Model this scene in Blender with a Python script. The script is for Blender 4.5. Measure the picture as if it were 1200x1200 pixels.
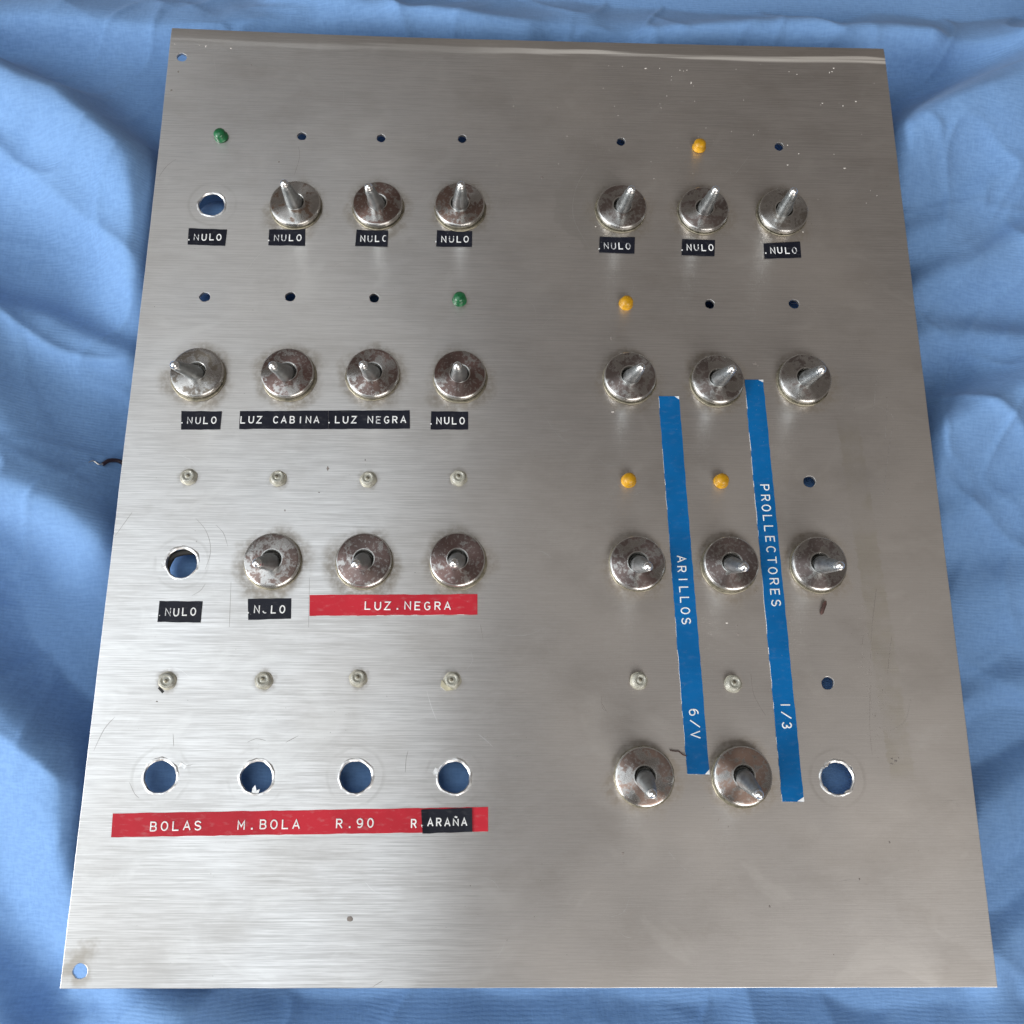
import bpy, bmesh, math, random
import numpy as np
from mathutils import Vector, Matrix
for o in list(bpy.data.objects): bpy.data.objects.remove(o)
SC = bpy.context.scene
COL = SC.collection
M = 0.001                      # every table below is in millimetres
PZ = 0.029                     # height of the panel's front face above the flat cloth

# ------------------------------------------------------------------ camera
cam_d = bpy.data.cameras.new('camera'); cam = bpy.data.objects.new('camera', cam_d); COL.objects.link(cam)
cam_d.sensor_width = 36; cam_d.sensor_height = 36; cam_d.lens = 36
cam_d.clip_start = 0.01; cam_d.clip_end = 50
cam.location = (-0.0192365, -0.1394683, 0.3804815 + PZ)
cam.rotation_euler = (0.28886371, -0.02975161, 0.00311281)
SC.camera = cam
# ------------------------------------------------------------------ light
world = bpy.data.worlds.new('World'); SC.world = world; world.use_nodes = True
bg = world.node_tree.nodes['Background']
bg.inputs[0].default_value = (0.605, 0.54, 0.49, 1); bg.inputs[1].default_value = 0.27
def area(name, loc, aim, sx, sy, power, color):
    d = bpy.data.lights.new(name, 'AREA'); d.shape = 'RECTANGLE'; d.size = sx; d.size_y = sy
    d.energy = power; d.color = color
    o = bpy.data.objects.new(name, d); COL.objects.link(o); o.location = loc
    o.rotation_euler = (Vector(aim) - Vector(loc)).to_track_quat('-Z', 'Y').to_euler()
    return o
area('sky_light', (-1.24, -0.16, 1.50), (-.1, -.1, 0), 1.45, 2.7, 23, (0.86, 0.94, 1.0))
area('window_light', (-1.80, -0.95, 0.82), (0, 0, 0), 1.2, .9, 43, (1.0, 0.99, 0.97))
area('room_light', (0.62, -1.5, 1.20), (0, 0, 0), 1.2, 1.0, 20, (1.0, 0.97, 0.93))
SC.view_settings.view_transform = 'Standard'; SC.view_settings.look = 'None'
SC.view_settings.exposure = 0.0; SC.view_settings.gamma = 1.0
SC.render.engine = 'CYCLES'; SC.render.resolution_x = SC.render.resolution_y = 1024

# ------------------------------------------------------------------ shader helpers
class NT:
    def __init__(s, name):
        s.m = bpy.data.materials.new(name); s.m.use_nodes = True
        s.t = s.m.node_tree; s.p = s.t.nodes['Principled BSDF']; s.out = s.t.nodes['Material Output']
    def n(s, typ, ins=None, **kw):
        n = s.t.nodes.new(typ)
        for k, v in kw.items(): setattr(n, k, v)
        for k, v in (ins or {}).items(): s.put(n.inputs[k], v)
        return n
    def put(s, sock, v):
        if isinstance(v, bpy.types.NodeSocket): s.t.links.new(v, sock)
        else: sock.default_value = v
    def math(s, op, a, b=0.0, c=0.0, clamp=False):
        n = s.n('ShaderNodeMath', {0: a, 1: b, 2: c}, operation=op, use_clamp=clamp); return n.outputs[0]
    def ramp(s, f, lo, hi, a=0.0, b=1.0):
        n = s.n('ShaderNodeMapRange', {0: f, 1: lo, 2: hi, 3: a, 4: b}, interpolation_type='SMOOTHSTEP'); return n.outputs[0]
    def mix(s, f, a, b, blend='MIX'):
        n = s.n('ShaderNodeMix', data_type='RGBA', blend_type=blend)
        s.put(n.inputs[0], f); s.put(n.inputs[6], a); s.put(n.inputs[7], b); return n.outputs[2]
    def noise(s, vec, scale, detail=2.0, rough=0.5, sc=None, dist=0.0):
        if sc: vec = s.n('ShaderNodeMapping', {'Vector': vec, 'Scale': sc}).outputs[0]
        return s.n('ShaderNodeTexNoise', {'Vector': vec, 'Scale': scale, 'Detail': detail, 'Roughness': rough, 'Distortion': dist}).outputs[0]
    def obj(s): return s.n('ShaderNodeTexCoord').outputs['Object']
    def set(s, **kw):
        for k, v in kw.items(): s.put(s.p.inputs[k.replace('_', ' ')], v)
        return s
    def bump(s, h, dist, strength=1.0, prev=None):
        n = s.n('ShaderNodeBump', {'Height': h, 'Distance': dist, 'Strength': strength})
        if prev is not None: s.t.links.new(prev, n.inputs['Normal'])
        return n.outputs[0]
def rgb(r, g, b): return (r, g, b, 1)

# ------------------------------------------------------------------ measured layout
# nut centre x, y, lever tip x, y (27 mm above the plate)
SW = [(-99.8,107.0,-99.9,100.8),(-65.3,107.5,-66.6,99.9),(-30.8,107.9,-29.7,101.5),(37.9,108.3,38.5,101.0),(72.8,108.0,72.4,101.8),(106.9,108.1,103.9,101.8),
 (-133.7,29.3,-135.7,21.6),(-98.0,29.7,-99.1,22.0),(-64.1,30.2,-65.3,22.8),(-29.5,29.9,-29.8,23.0),(39.0,30.2,39.8,23.5),(74.5,29.7,74.6,23.5),(110.2,30.7,109.0,23.8),
 (-98.7,-47.2,-99.3,-54.2),(-64.2,-46.8,-64.5,-54.1),(-29.0,-46.2,-29.7,-53.5),(39.6,-46.8,39.9,-54.0),(75.5,-46.6,74.5,-53.9),(109.5,-46.3,109.2,-53.0),
 (39.6,-125.6,38.5,-132.5),(75.2,-125.2,74.6,-132.7)]
BIG = [(-135.3,107.6,5.7),(-133.2,-47.8,6.1),(-133.4,-126.1,6.0),(-99.2,-126.2,6.0),(-64.0,-125.9,6.0),(-28.8,-125.9,6.0),(110.3,-125.7,6.1)]
LED = [('green',-133.8,140.2),('green',-30.2,64.4),('yellow',72.8,140.4),('yellow',38.5,63.9),('yellow',37.5,-13.1),('yellow',73.9,-13.0),
 ('clear',-133.7,-13.7),('clear',-99.2,-13.9),('clear',-64.3,-13.8),('clear',-29.1,-12.9),('clear',-134.1,-92.3),('clear',-99.1,-92.0),('clear',-64.7,-91.0),('clear',-30.1,-91.5),('clear',39.0,-91.1),('clear',74.1,-92.0)]
SMALL = [(-99.6,141.9,2.1),(-65.5,141.9,2.1),(-30.4,142.5,2.1),(38.7,142.7,2.1),(108.2,142.0,2.2),(-134.5,64.2,2.3),(-99.7,65.0,2.25),(-65.3,65.0,2.15),(73.6,64.7,2.2),(109.0,65.5,2.3),(109.2,-12.4,2.5),(109.7,-91.5,2.5),
 (-154.2,180.0,2.3),(-153.9,-190.1,2.6)]
PW, PH = 320.0, 391.1

# ------------------------------------------------------------------ materials
def plate_material():
    s = NT('brushed_aluminium'); co = s.obj()
    # brush lines run along x
    l1 = s.noise(co, 1.0, 3, .65, (20, 2100, 1)); l2 = s.noise(co, 1.0, 2, .6, (70, 4000, 1)); l3 = s.noise(co, 1.0, 2, .5, (9, 420, 1))
    big = s.noise(co, 9.0, 3, .55); mid = s.noise(co, 60.0, 4, .6); fine = s.noise(co, 420.0, 3, .6)
    line = s.math('ADD', s.math('MULTIPLY', l1, .42), s.math('ADD', s.math('MULTIPLY', l2, .46), s.math('MULTIPLY', l3, .12)))
    col = s.mix(s.ramp(line, .41, .59), rgb(.57,.555,.543), rgb(.76,.742,.73)); wipe = s.noise(co, 22.0, 4, .55, (1, 1.3, 1), 2.2); col = s.mix(s.ramp(wipe, .56, .70, 0, .30), col, rgb(.84,.83,.81))
    col = s.mix(s.ramp(big, .38, .66, 0, .35), col, rgb(.60,.55,.50)); mot = s.noise(co, 26.0, 5, .65, (1, 1.6, 1)); col = s.mix(s.ramp(mot, .45, .72, 0, .32), col, rgb(.44,.41,.38)); col = s.mix(s.ramp(mot, .28, .42, .25, 0), col, rgb(.80,.79,.78))
    rough = s.math('ADD', s.ramp(line, .3, .7, .37, .29), s.ramp(big, .3, .7, -.02, .05))
    # distance to every fitting, in mm, with a ragged edge
    def dmin(pts, off):
        d = None
        for x, y in pts:
            q = s.n('ShaderNodeVectorMath', {0: co, 1: (x*M, y*M, 0)}, operation='DISTANCE').outputs['Value']
            d = q if d is None else s.math('MINIMUM', d, q)
        d = s.math('MULTIPLY', d, 1000.0)
        return s.math('ADD', d, off)
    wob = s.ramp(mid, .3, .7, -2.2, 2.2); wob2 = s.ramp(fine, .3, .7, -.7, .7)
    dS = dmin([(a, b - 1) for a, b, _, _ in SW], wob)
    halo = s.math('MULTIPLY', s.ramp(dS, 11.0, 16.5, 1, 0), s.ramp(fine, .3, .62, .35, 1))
    dL = dmin([(a, b) for _, a, b in LED], wob2)
    haloL = s.math('MULTIPLY', s.ramp(dL, 2.4, 5.2, 1, 0), s.ramp(mid, .3, .6, .3, 1))
    dB = dmin([(a, b) for a, b, _ in BIG], s.ramp(mid, .3, .7, -.5, .5))
    ringB = s.math('MULTIPLY', s.math('MULTIPLY', s.ramp(dB, 9.4, 9.9), s.ramp(dB, 10.2, 11.2, 1, 0)), s.ramp(mid, .38, .6, 0, 1))
    rimB = s.ramp(dB, 5.8, 7.4, 1, 0)
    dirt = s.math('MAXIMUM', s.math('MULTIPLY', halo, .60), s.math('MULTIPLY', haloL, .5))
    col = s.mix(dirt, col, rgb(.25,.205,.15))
    col = s.mix(s.math('MULTIPLY', ringB, .20), col, rgb(.30,.28,.25))
    col = s.mix(s.math('MULTIPLY', rimB, .25), col, rgb(.9,.89,.87))
    # beige glue film where an old tape ran, smudges in two corners
    sx = s.n('ShaderNodeSeparateXYZ', {0: co}); X = s.math('MULTIPLY', sx.outputs[0], 1000); Y = s.math('MULTIPLY', sx.outputs[1], 1000)
    Xs = s.math('ADD', s.math('ADD', X, s.math('MULTIPLY', Y, .055)), wob2)
    film = s.math('MULTIPLY', s.math('MULTIPLY', s.ramp(Xs, 122.5, 123.5), s.ramp(Xs, 131.5, 132.5, 1, 0)), s.math('MULTIPLY', s.ramp(Y, -128, -122), s.ramp(Y, 12, 16, 1, 0)))
    col = s.mix(s.math('MULTIPLY', film, s.ramp(mid, .38, .60, .10, .55)), col, rgb(.55,.52,.45))
    dC = s.math('ADD', s.math('MULTIPLY', s.n('ShaderNodeVectorMath', {0: co, 1: (-.1545, -.187, 0)}, operation='DISTANCE').outputs['Value'], 1000), s.math('MULTIPLY', wob, 1.6))
    col = s.mix(s.ramp(dC, 3, 8, .6, 0), col, rgb(.30,.25,.19))
    dC2 = s.math('ADD', s.math('MULTIPLY', s.n('ShaderNodeVectorMath', {0: co, 1: (.148, -.190, 0)}, operation='DISTANCE').outputs['Value'], 1000), s.math('MULTIPLY', wob, 2.2))
    col = s.mix(s.ramp(dC2, 3, 12, .2, 0), col, rgb(.34,.31,.28))
    dC3 = s.math('ADD', s.math('MULTIPLY', s.n('ShaderNodeVectorMath', {0: co, 1: (.028, .108, 0)}, operation='DISTANCE').outputs['Value'], 1000), s.math('MULTIPLY', wob, 2.0))
    film2 = s.math('MULTIPLY', s.ramp(dC3, 18, 20, 1, 0), s.ramp(mid, .3, .7, .15, .45))
    col = s.mix(film2, col, rgb(.50,.49,.46))
    # sparse specks of tarnish
    sp = s.noise(co, 900.0, 1, .5); spm = s.math('MULTIPLY', s.ramp(sp, .76, .80), s.ramp(mid, .5, .65))
    col = s.mix(s.math('MULTIPLY', spm, .5), col, rgb(.16,.13,.11))
    # rubbed top fold
    yy = s.math('ADD', Y, s.ramp(s.noise(co, 1.0, 2, .5, (12, 60, 1)), .3, .7, -1.2, 1.2))
    fold = s.math('MULTIPLY', s.math('MULTIPLY', s.ramp(yy, 186.6, 188.0), s.ramp(yy, 189.8, 190.6, 1, 0)), s.ramp(l3, .36, .5))
    fold = s.math('MULTIPLY', fold, s.ramp(X, -40, 30, .25, 1))
    col = s.mix(s.math('MULTIPLY', fold, .9), col, rgb(.95,.93,.89))
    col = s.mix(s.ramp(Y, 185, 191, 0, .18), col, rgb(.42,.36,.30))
    rough = s.math('ADD', rough, s.math('MULTIPLY', dirt, .16))
    rough = s.math('ADD', rough, s.math('MULTIPLY', fold, .2))
    nb = s.bump(line, .00003, .5); nb = s.bump(fine, .00002, .3, nb)
    s.set(Base_Color=col, Metallic=1.0, Roughness=rough, Anisotropic=.78, Normal=nb)
    tg = s.n('ShaderNodeCombineXYZ', {0: 0.0, 1: 1.0, 2: 0.0}).outputs[0]
    s.put(s.p.inputs['Tangent'], tg)
    return s.m
def rim_material():
    s = NT('cut_metal_edge'); co = s.obj(); f = s.noise(co, 500, 3, .6)
    s.set(Base_Color=s.mix(s.ramp(f, .3, .7), rgb(.62,.61,.6), rgb(.9,.89,.88)), Metallic=1.0, Roughness=.42, Normal=s.bump(f, .0002, .6)); return s.m
def nut_material():
    s = NT('tarnished_nickel'); co = s.obj(); oi = s.n('ShaderNodeObjectInfo')
    off = s.n('ShaderNodeVectorMath', {0: co, 1: s.n('ShaderNodeVectorMath', {0: oi.outputs['Location'], 1: (7.3, 5.1, 3.3)}, operation='MULTIPLY').outputs[0]}, operation='ADD').outputs[0]
    a = s.noise(off, 170, 4, .6, dist=.4); b = s.noise(off, 800, 4, .7); c = s.noise(off, 70, 2, .5)
    am = oi.outputs['Alpha']
    thr = s.math('SUBTRACT', .80, s.math('MULTIPLY', am, .52))
    v = s.math('ADD', s.math('MULTIPLY', a, .76), s.math('MULTIPLY', b, .24))
    mask = s.ramp(s.math('SUBTRACT', v, thr), -.03, .07)
    mask = s.math('MULTIPLY', mask, s.ramp(b, .36, .47, .55, 1))
    rust = s.mix(s.ramp(c, .35, .65), oi.outputs['Color'], s.mix(.55, oi.outputs['Color'], rgb(.04,.016,.012)))
    base = s.mix(s.ramp(a, .3, .7), rgb(.40,.38,.365), rgb(.62,.61,.59))
    rad = s.n('ShaderNodeVectorMath', {0: s.n('ShaderNodeVectorMath', {0: co, 1: (1, 1, 0)}, operation='MULTIPLY').outputs[0]}, operation='LENGTH').outputs['Value']
    edge = s.math('MAXIMUM', s.ramp(rad, .0099, .01015), s.ramp(rad, .0041, .0043, 1, 0))
    mask = s.math('MULTIPLY', mask, s.math('SUBTRACT', 1, s.math('MULTIPLY', edge, .85)))
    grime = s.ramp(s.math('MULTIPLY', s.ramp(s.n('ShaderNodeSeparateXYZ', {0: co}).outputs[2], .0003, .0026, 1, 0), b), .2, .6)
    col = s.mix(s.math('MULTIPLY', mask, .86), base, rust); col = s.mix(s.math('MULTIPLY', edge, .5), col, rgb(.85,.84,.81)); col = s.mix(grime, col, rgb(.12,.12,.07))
    s.set(Base_Color=col, Metallic=s.math('SUBTRACT', 1, s.math('MULTIPLY', mask, .15)), Roughness=s.math('ADD', .27, s.math('MULTIPLY', mask, .07)), Anisotropic=.85, Anisotropic_Rotation=.25, Normal=s.bump(b, .00006, .5))
    tg = s.n('ShaderNodeTangent', direction_type='RADIAL', axis='Z').outputs[0]; s.put(s.p.inputs['Tangent'], tg)
    return s.m
def metal(name, c, rough, aniso=0, var=.25, nscale=600, bumpd=.00003):
    s = NT(name); co = s.obj(); f = s.noise(co, nscale, 3, .6); g = s.noise(co, nscale*.12, 3, .6)
    lo = rgb(*[x*(1-var) for x in c]); hi = rgb(*[min(1, x*(1+var*.5)) for x in c])
    s.set(Base_Color=s.mix(s.ramp(s.math('ADD', s.math('MULTIPLY', f, .5), s.math('MULTIPLY', g, .5)), .35, .65), lo, hi), Metallic=1.0, Roughness=s.ramp(f, .3, .7, rough-.05, rough+.08), Normal=s.bump(f, bumpd, .5))
    return s.m
def plastic(name, c, rough=.4, var=.2, trans=0.0, coat=0.0, nscale=300, bumpd=.00003, sss=0.0):
    s = NT(name); co = s.obj(); f = s.noise(co, nscale, 3, .6); g = s.noise(co, nscale*.15, 3, .6)
    lo = rgb(*[x*(1-var) for x in c]); hi = rgb(*[min(1, x*(1+var)) for x in c])
    s.set(Base_Color=s.mix(s.ramp(s.math('ADD', s.math('MULTIPLY', f, .45), s.math('MULTIPLY', g, .55)), .35, .65), lo, hi), Roughness=s.ramp(f, .3, .7, rough-.06, rough+.1), Transmission_Weight=trans, Coat_Weight=coat, Coat_Roughness=.2, Normal=s.bump(f, bumpd, .4))
    if sss: s.set(Subsurface_Weight=sss, Subsurface_Radius=(.002, .002, .002), Subsurface_Scale=1.0)
    return s.m
def tape_material(name, c, dust):
    s = NT(name); co = s.obj(); f = s.noise(co, 260, 4, .6, (1, 2.5, 1)); g = s.noise(co, 1400, 2, .6); h = s.noise(co, 40, 3, .6)
    col = s.mix(s.ramp(h, .3, .7), rgb(*[x*.88 for x in c]), rgb(*[min(1, x*1.12) for x in c]))
    col = s.mix(s.ramp(f, .52, .80, 0, dust), col, rgb(.5,.5,.5)); col = s.mix(s.ramp(g, .73, .78, 0, .5), col, rgb(.45,.45,.45))
    s.set(Base_Color=col, Roughness=s.ramp(f, .3, .7, .36, .5), Specular_IOR_Level=.22, Normal=s.bump(s.math('ADD', f, s.math('MULTIPLY', g, .3)), .00005, .5)); return s.m
def cloth_material():
    s = NT('blue_cotton'); co = s.obj()
    w = s.noise(co, 25, 3, .6); n1 = s.noise(co, 1.0, 2, .6, (220, 1250, 300)); n2 = s.noise(co, 1.0, 2, .6, (1100, 260, 300)); n3 = s.noise(co, 180, 4, .6)
    wv = s.n('ShaderNodeVectorMath', {0: co, 1: s.n('ShaderNodeVectorMath', {0: s.n('ShaderNodeTexNoise', {'Vector': co, 'Scale': 14.0}).outputs[1], 1: (.010, .010, 0)}, operation='MULTIPLY').outputs[0]}, operation='ADD').outputs[0]
    wave = s.n('ShaderNodeTexWave', {'Vector': wv, 'Scale': 235.0, 'Distortion': 2.0, 'Detail': 2.0, 'Detail Scale': 3.0}, wave_type='BANDS', bands_direction='Y').outputs[1]
    th = s.math('ADD', s.math('MULTIPLY', n1, .6), s.math('MULTIPLY', n2, .4))
    col = s.mix(s.ramp(th, .35, .65), rgb(.15,.287,.545), rgb(.188,.345,.625))
    col = s.mix(s.ramp(w, .3, .7, 0, .35), col, rgb(.18,.325,.58))
    col = s.mix(s.ramp(n3, .6, .8, 0, .2), col, rgb(.15,.30,.58))
    h = s.math('ADD', s.math('MULTIPLY', th, .9), s.math('MULTIPLY', wave, s.ramp(w, .4, .65, .10, .34)))
    nb = s.bump(n3, .0004, .3); nb = s.bump(h, .00018, .9, nb)
    s.set(Base_Color=col, Roughness=.85, Specular_IOR_Level=.2, Sheen_Weight=.12, Sheen_Roughness=.5, Sheen_Tint=rgb(.9,.95,1), Normal=nb); return s.m
MAT = dict(plate=plate_material(), rim=rim_material(), nut=nut_material(),
    lever=metal('satin_nickel_lever', (.42,.445,.455), .42), tip=metal('polished_lever_tip', (.93,.93,.92), .22, var=.1),
    bush=metal('dull_bushing_metal', (.55,.53,.50), .4), dark=plastic('near_black_plastic', (.012,.011,.010), .6),  # plain near-black for the bushing floor, lens fragment and black wires
    washer=metal('grimy_washer_metal', (.34,.31,.24), .5, var=.45), body=plastic('brown_bakelite', (.035,.02,.014), .4),
    green=plastic('green_lens_plastic', (.008,.15,.05), .3, .45, .15, .3), yellow=plastic('amber_lens_plastic', (.58,.295,.004), .38, .3, .08, .1),
    clear=plastic('clouded_clear_plastic', (.64,.63,.54), .25, .25, .45, .6), clearring=plastic('dusty_lens_ring_plastic', (.46,.44,.36), .4, .4, .2, .3),
    black=tape_material('black_embossing_tape', (.008,.009,.016), .06), red=tape_material('red_embossing_tape', (.45,.018,.032), .16), blue=tape_material('blue_embossing_tape', (.001,.105,.31), .05),
    white=plastic('white_embossed_letter', (.76,.77,.77), .5, .12), worn=None,
    stress=plastic('white_stressed_tape_edge', (.8,.82,.84), .5), ink=plastic('dark_scratch_residue', (.20,.175,.16), .6, .3), light=metal('bright_scratch', (.92,.91,.9), .35, var=.1),
    fleck=plastic('pale_paint_fleck', (.60,.56,.52), .6), brown=plastic('rust_brown', (.06,.026,.02), .65, .5), cloth=cloth_material(),
    wire=plastic('brown_wire_insulation', (.035,.02,.026), .35), tin=metal('tinned_wire', (.8,.78,.74), .35), glue=plastic('yellowed_glue', (.62,.58,.42), .35, .3, .2, .4))
def worn_material():
    s = NT('worn_grey_letter'); co = s.obj(); g = s.noise(co, 900, 3, .6)
    s.set(Base_Color=s.mix(s.ramp(g, .38, .52), rgb(.16,.165,.18), rgb(.72,.73,.74)), Roughness=.5); return s.m
MAT['worn'] = worn_material()

# ------------------------------------------------------------------ mesh helpers
def mesh(name, v, f, mats, fm=None, smooth=None):
    me = bpy.data.meshes.new(name); me.from_pydata([tuple(q) for q in v], [], f)
    for m in (mats if isinstance(mats, (list, tuple)) else [mats]): me.materials.append(m)
    if fm is not None: me.polygons.foreach_set('material_index', fm)
    me.validate(); 
    bm = bmesh.new(); bm.from_mesh(me); bmesh.ops.recalc_face_normals(bm, faces=bm.faces); bm.to_mesh(me); bm.free()
    if smooth is not None:
        me.shade_smooth(); me.set_sharp_from_angle(angle=math.radians(smooth))
    me.update(); return me
def link(name, me, parent=None, loc=(0,0,0), rot=(0,0,0), **props):
    o = bpy.data.objects.new(name, me); COL.objects.link(o); o.parent = parent
    o.location = [c*M for c in loc]; o.rotation_euler = rot
    for k, v in props.items(): o[k] = v
    return o
def lathe(prof, seg=32, close=True, wob=None):
    v, f = [], []
    for i, (r, z) in enumerate(prof):
        for k in range(seg):
            a = 2*math.pi*k/seg; rr = r if wob is None else r*wob(i, k)
            v.append((rr*math.cos(a)*M, rr*math.sin(a)*M, z*M))
    for i in range(len(prof)-1):
        for k in range(seg):
            f.append((i*seg+k, i*seg+(k+1)%seg, (i+1)*seg+(k+1)%seg, (i+1)*seg+k))
    if close:
        f.append(tuple(range(seg-1, -1, -1))); n = (len(prof)-1)*seg; f.append(tuple(n+k for k in range(seg)))
    return v, f
def box(cx, cy, cz, sx, sy, sz, v, f):
    n = len(v)
    for dz in (-1, 1):
        for dx, dy in ((-1,-1),(1,-1),(1,1),(-1,1)): v.append(((cx+dx*sx/2)*M, (cy+dy*sy/2)*M, (cz+dz*sz/2)*M))
    for q in ((0,3,2,1),(4,5,6,7),(0,1,5,4),(1,2,6,5),(2,3,7,6),(3,0,4,7)): f.append(tuple(n+i for i in q))
def merge(a, b):
    n = len(a[0]); return a[0]+b[0], a[1]+[tuple(i+n for i in q) for q in b[1]]
def tube(path, rad, seg=10):
    v, f = [], []; P = [Vector(p)*M for p in path]
    rads = rad if isinstance(rad, (list, tuple)) else [rad]*len(P)
    up = Vector((0, 0, 1))
    for i, p in enumerate(P):
        t = (P[min(i+1, len(P)-1)]-P[max(i-1, 0)]).normalized()
        a = t.cross(up); a = a.normalized() if a.length > 1e-6 else Vector((1,0,0)); b = a.cross(t)
        for k in range(seg):
            an = 2*math.pi*k/seg; v.append(p+(a*math.cos(an)+b*math.sin(an))*rads[i]*M)
    for i in range(len(P)-1):
        for k in range(seg): f.append((i*seg+k, i*seg+(k+1)%seg, (i+1)*seg+(k+1)%seg, (i+1)*seg+k))
    f.append(tuple(range(seg-1,-1,-1))); n = (len(P)-1)*seg; f.append(tuple(n+k for k in range(seg)))
    return v, f
def smooth_path(pts, n=6):
    out = []; P = [pts[0]]+list(pts)+[pts[-1]]
    for i in range(1, len(P)-2):
        for k in range(n):
            t = k/n; a, b, c, d = P[i-1], P[i], P[i+1], P[i+2]
            out.append(tuple(.5*((2*b[j])+(-a[j]+c[j])*t+(2*a[j]-5*b[j]+4*c[j]-d[j])*t*t+(-a[j]+3*b[j]-3*c[j]+d[j])*t**3) for j in range(len(b))))
    out.append(tuple(pts[-1])); return out
def plate_z(x, y):
    """slow bow of the sheet, its lifted top left corner and the turned down top edge, in mm"""
    z = .25*math.sin(x*.021+1.0)*math.sin(y*.017+.5)
    d = max(0.0, 1-math.hypot(x+160, (y-196))/130.0); z += 2.2*d*d
    e = max(0.0, y-188.5); z -= e*.03+max(0.0, y-192.5)*.12
    return z

# ------------------------------------------------------------------ the blue cloth
def vnoise(X, Y, cell, seed):
    r = np.random.RandomState(seed); G = r.rand(128, 128)
    x = X/cell+37.3; y = Y/cell+51.7; xi = np.floor(x).astype(int); yi = np.floor(y).astype(int)
    fx = x-xi; fy = y-yi; fx = fx*fx*fx*(fx*(fx*6-15)+10); fy = fy*fy*fy*(fy*(fy*6-15)+10)
    g = lambda a, b: G[a % 128, b % 128]
    return (g(xi,yi)*(1-fx)+g(xi+1,yi)*fx)*(1-fy)+(g(xi,yi+1)*(1-fx)+g(xi+1,yi+1)*fx)*fy - .5
def seg_d(X, Y, pts):
    """distance to a polyline and signed side (positive on its left)"""
    best = np.full(X.shape, 1e9); side = np.zeros(X.shape)
    for (x1, y1), (x2, y2) in zip(pts[:-1], pts[1:]):
        dx, dy = x2-x1, y2-y1; L = dx*dx+dy*dy
        t = np.clip(((X-x1)*dx+(Y-y1)*dy)/L, 0, 1); d = np.hypot(X-x1-t*dx, Y-y1-t*dy)
        s = ((X-x1)*dy-(Y-y1)*dx)/(math.sqrt(L)*np.maximum(d, 1e-3)); s = np.clip(s, -1, 1); m = d < best; best = np.where(m, d, best); side = np.where(m, s, side)
    return best, side
def sm(e0, e1, x):
    t = np.clip((x-e0)/(e1-e0), 0, 1); return t*t*(3-2*t)
FOLDS = [ # polyline, height, width on the right of travel, width on the left
 ([(-330,205),(-239,176),(-203,160),(-150,105)], 19, 40, 20),
 ([(-330,150),(-233,139),(-208,120),(-192,105),(-158,78)], 4, 34, 12),
 ([(-300,135),(-262,80),(-228,30),(-215,-10)], 11, 24, 50),
 ([(-330,20),(-262,-25),(-215,-85),(-178,-118),(-130,-190)], 17, 42, 22),
 ([(-250,62),(-205,10),(-178,-40)], 6, 26, 18),
 ([(150,150),(175,156),(231,188),(330,250)], 17, 42, 20),
 ([(140,60),(175,85),(240,120),(330,150)], 7, 26, 16),
 ([(140,-4),(165,6),(208,30),(330,85)], 13, 40, 18),
 ([(140,-70),(185,-52),(260,-40),(330,-30)], 6, 30, 18),
 ([(150,-150),(195,-120),(270,-105),(330,-100)], 7, 30, 18),
 ([(-300,100),(-250,70),(-200,60),(-165,45)], 5, 22, 12),
 ([(-310,-30),(-265,-20),(-225,-12),(-165,-38)], 4, 16, 12),
 ([(-300,-140),(-240,-165),(-180,-215)], 6, 22, 14),
 ([(150,105),(190,120),(230,150),(300,170)], 5, 20, 12),
 ([(150,50),(185,62),(230,60),(300,80)], 5, 20, 12),
 ([(155,-30),(190,-20),(240,0),(300,10)], 5, 20, 12),
 ([(160,-100),(190,-85),(240,-80),(300,-60)], 4, 18, 12),
 ([(170,-190),(205,-165),(260,-150)], 5, 18, 12),
 ([(-120,235),(-60,218),(0,212)], 4, 12, 12),
 ([(60,212),(120,222),(190,214)], 4, 14, 12),
 ([(-330,225),(-150,214),(20,222),(150,214),(330,222)], 7, 14, 26),
 ([(-330,-222),(-100,-214),(60,-220),(330,-214)], 6, 24, 16),
]
CREASES = [([(-245,140),(-233,139),(-208,120),(-192,105),(-165,84)], 2.0, 2.6), ([(-225,-2),(-200,4),(-170,2)], .7, 1.5), ([(-240,30),(-226,8),(-196,-6),(-180,-12)], .8, 1.8),
 ([(-215,60),(-206,30),(-196,10)], .6, 1.5), ([(175,70),(200,100),(235,130)], .8, 1.8), ([(150,-5),(185,35),(225,85)], .8, 2.0), ([(165,-60),(190,-20),(230,0)], .7, 1.8), ([(160,190),(190,188),(240,196)], .8, 1.8),
 ([(-130,228),(-60,215),(-20,205)], .7, 1.6), ([(60,232),(75,212),(95,200)], .8, 2.0), ([(120,235),(100,214),(95,203)], .7, 1.6), ([(40,-200),(62,-212),(70,-230)], .7, 2.0), ([(-160,-198),(-150,-210),(-120,-225)], .6, 2.0),
 ([(-255,-40),(-225,-62),(-205,-60),(-180,-66)], .7, 1.8), ([(-250,-180),(-215,-160),(-185,-165)], .5, 2.0), ([(-240,100),(-215,98),(-190,88)], .5, 1.5), ([(175,-160),(200,-175),(240,-180)], .6, 2.0), ([(165,120),(200,128),(240,126)], .6, 1.6)]
NEAR = [(-134.5,64.2,14),(109,65.5,14),(108.2,142,14),(109.2,-12.4,14),(109.7,-91.5,14),(-154,180,18),(-154,-190,26),(-135.3,107.6,14),(-133.2,-47.8,12),(-133.4,-126,22),(-99.2,-126.2,22),(-64,-125.9,20),(-28.8,-125.9,18),(110.3,-125.7,16),(-65.5,141.9,9)]
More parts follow.
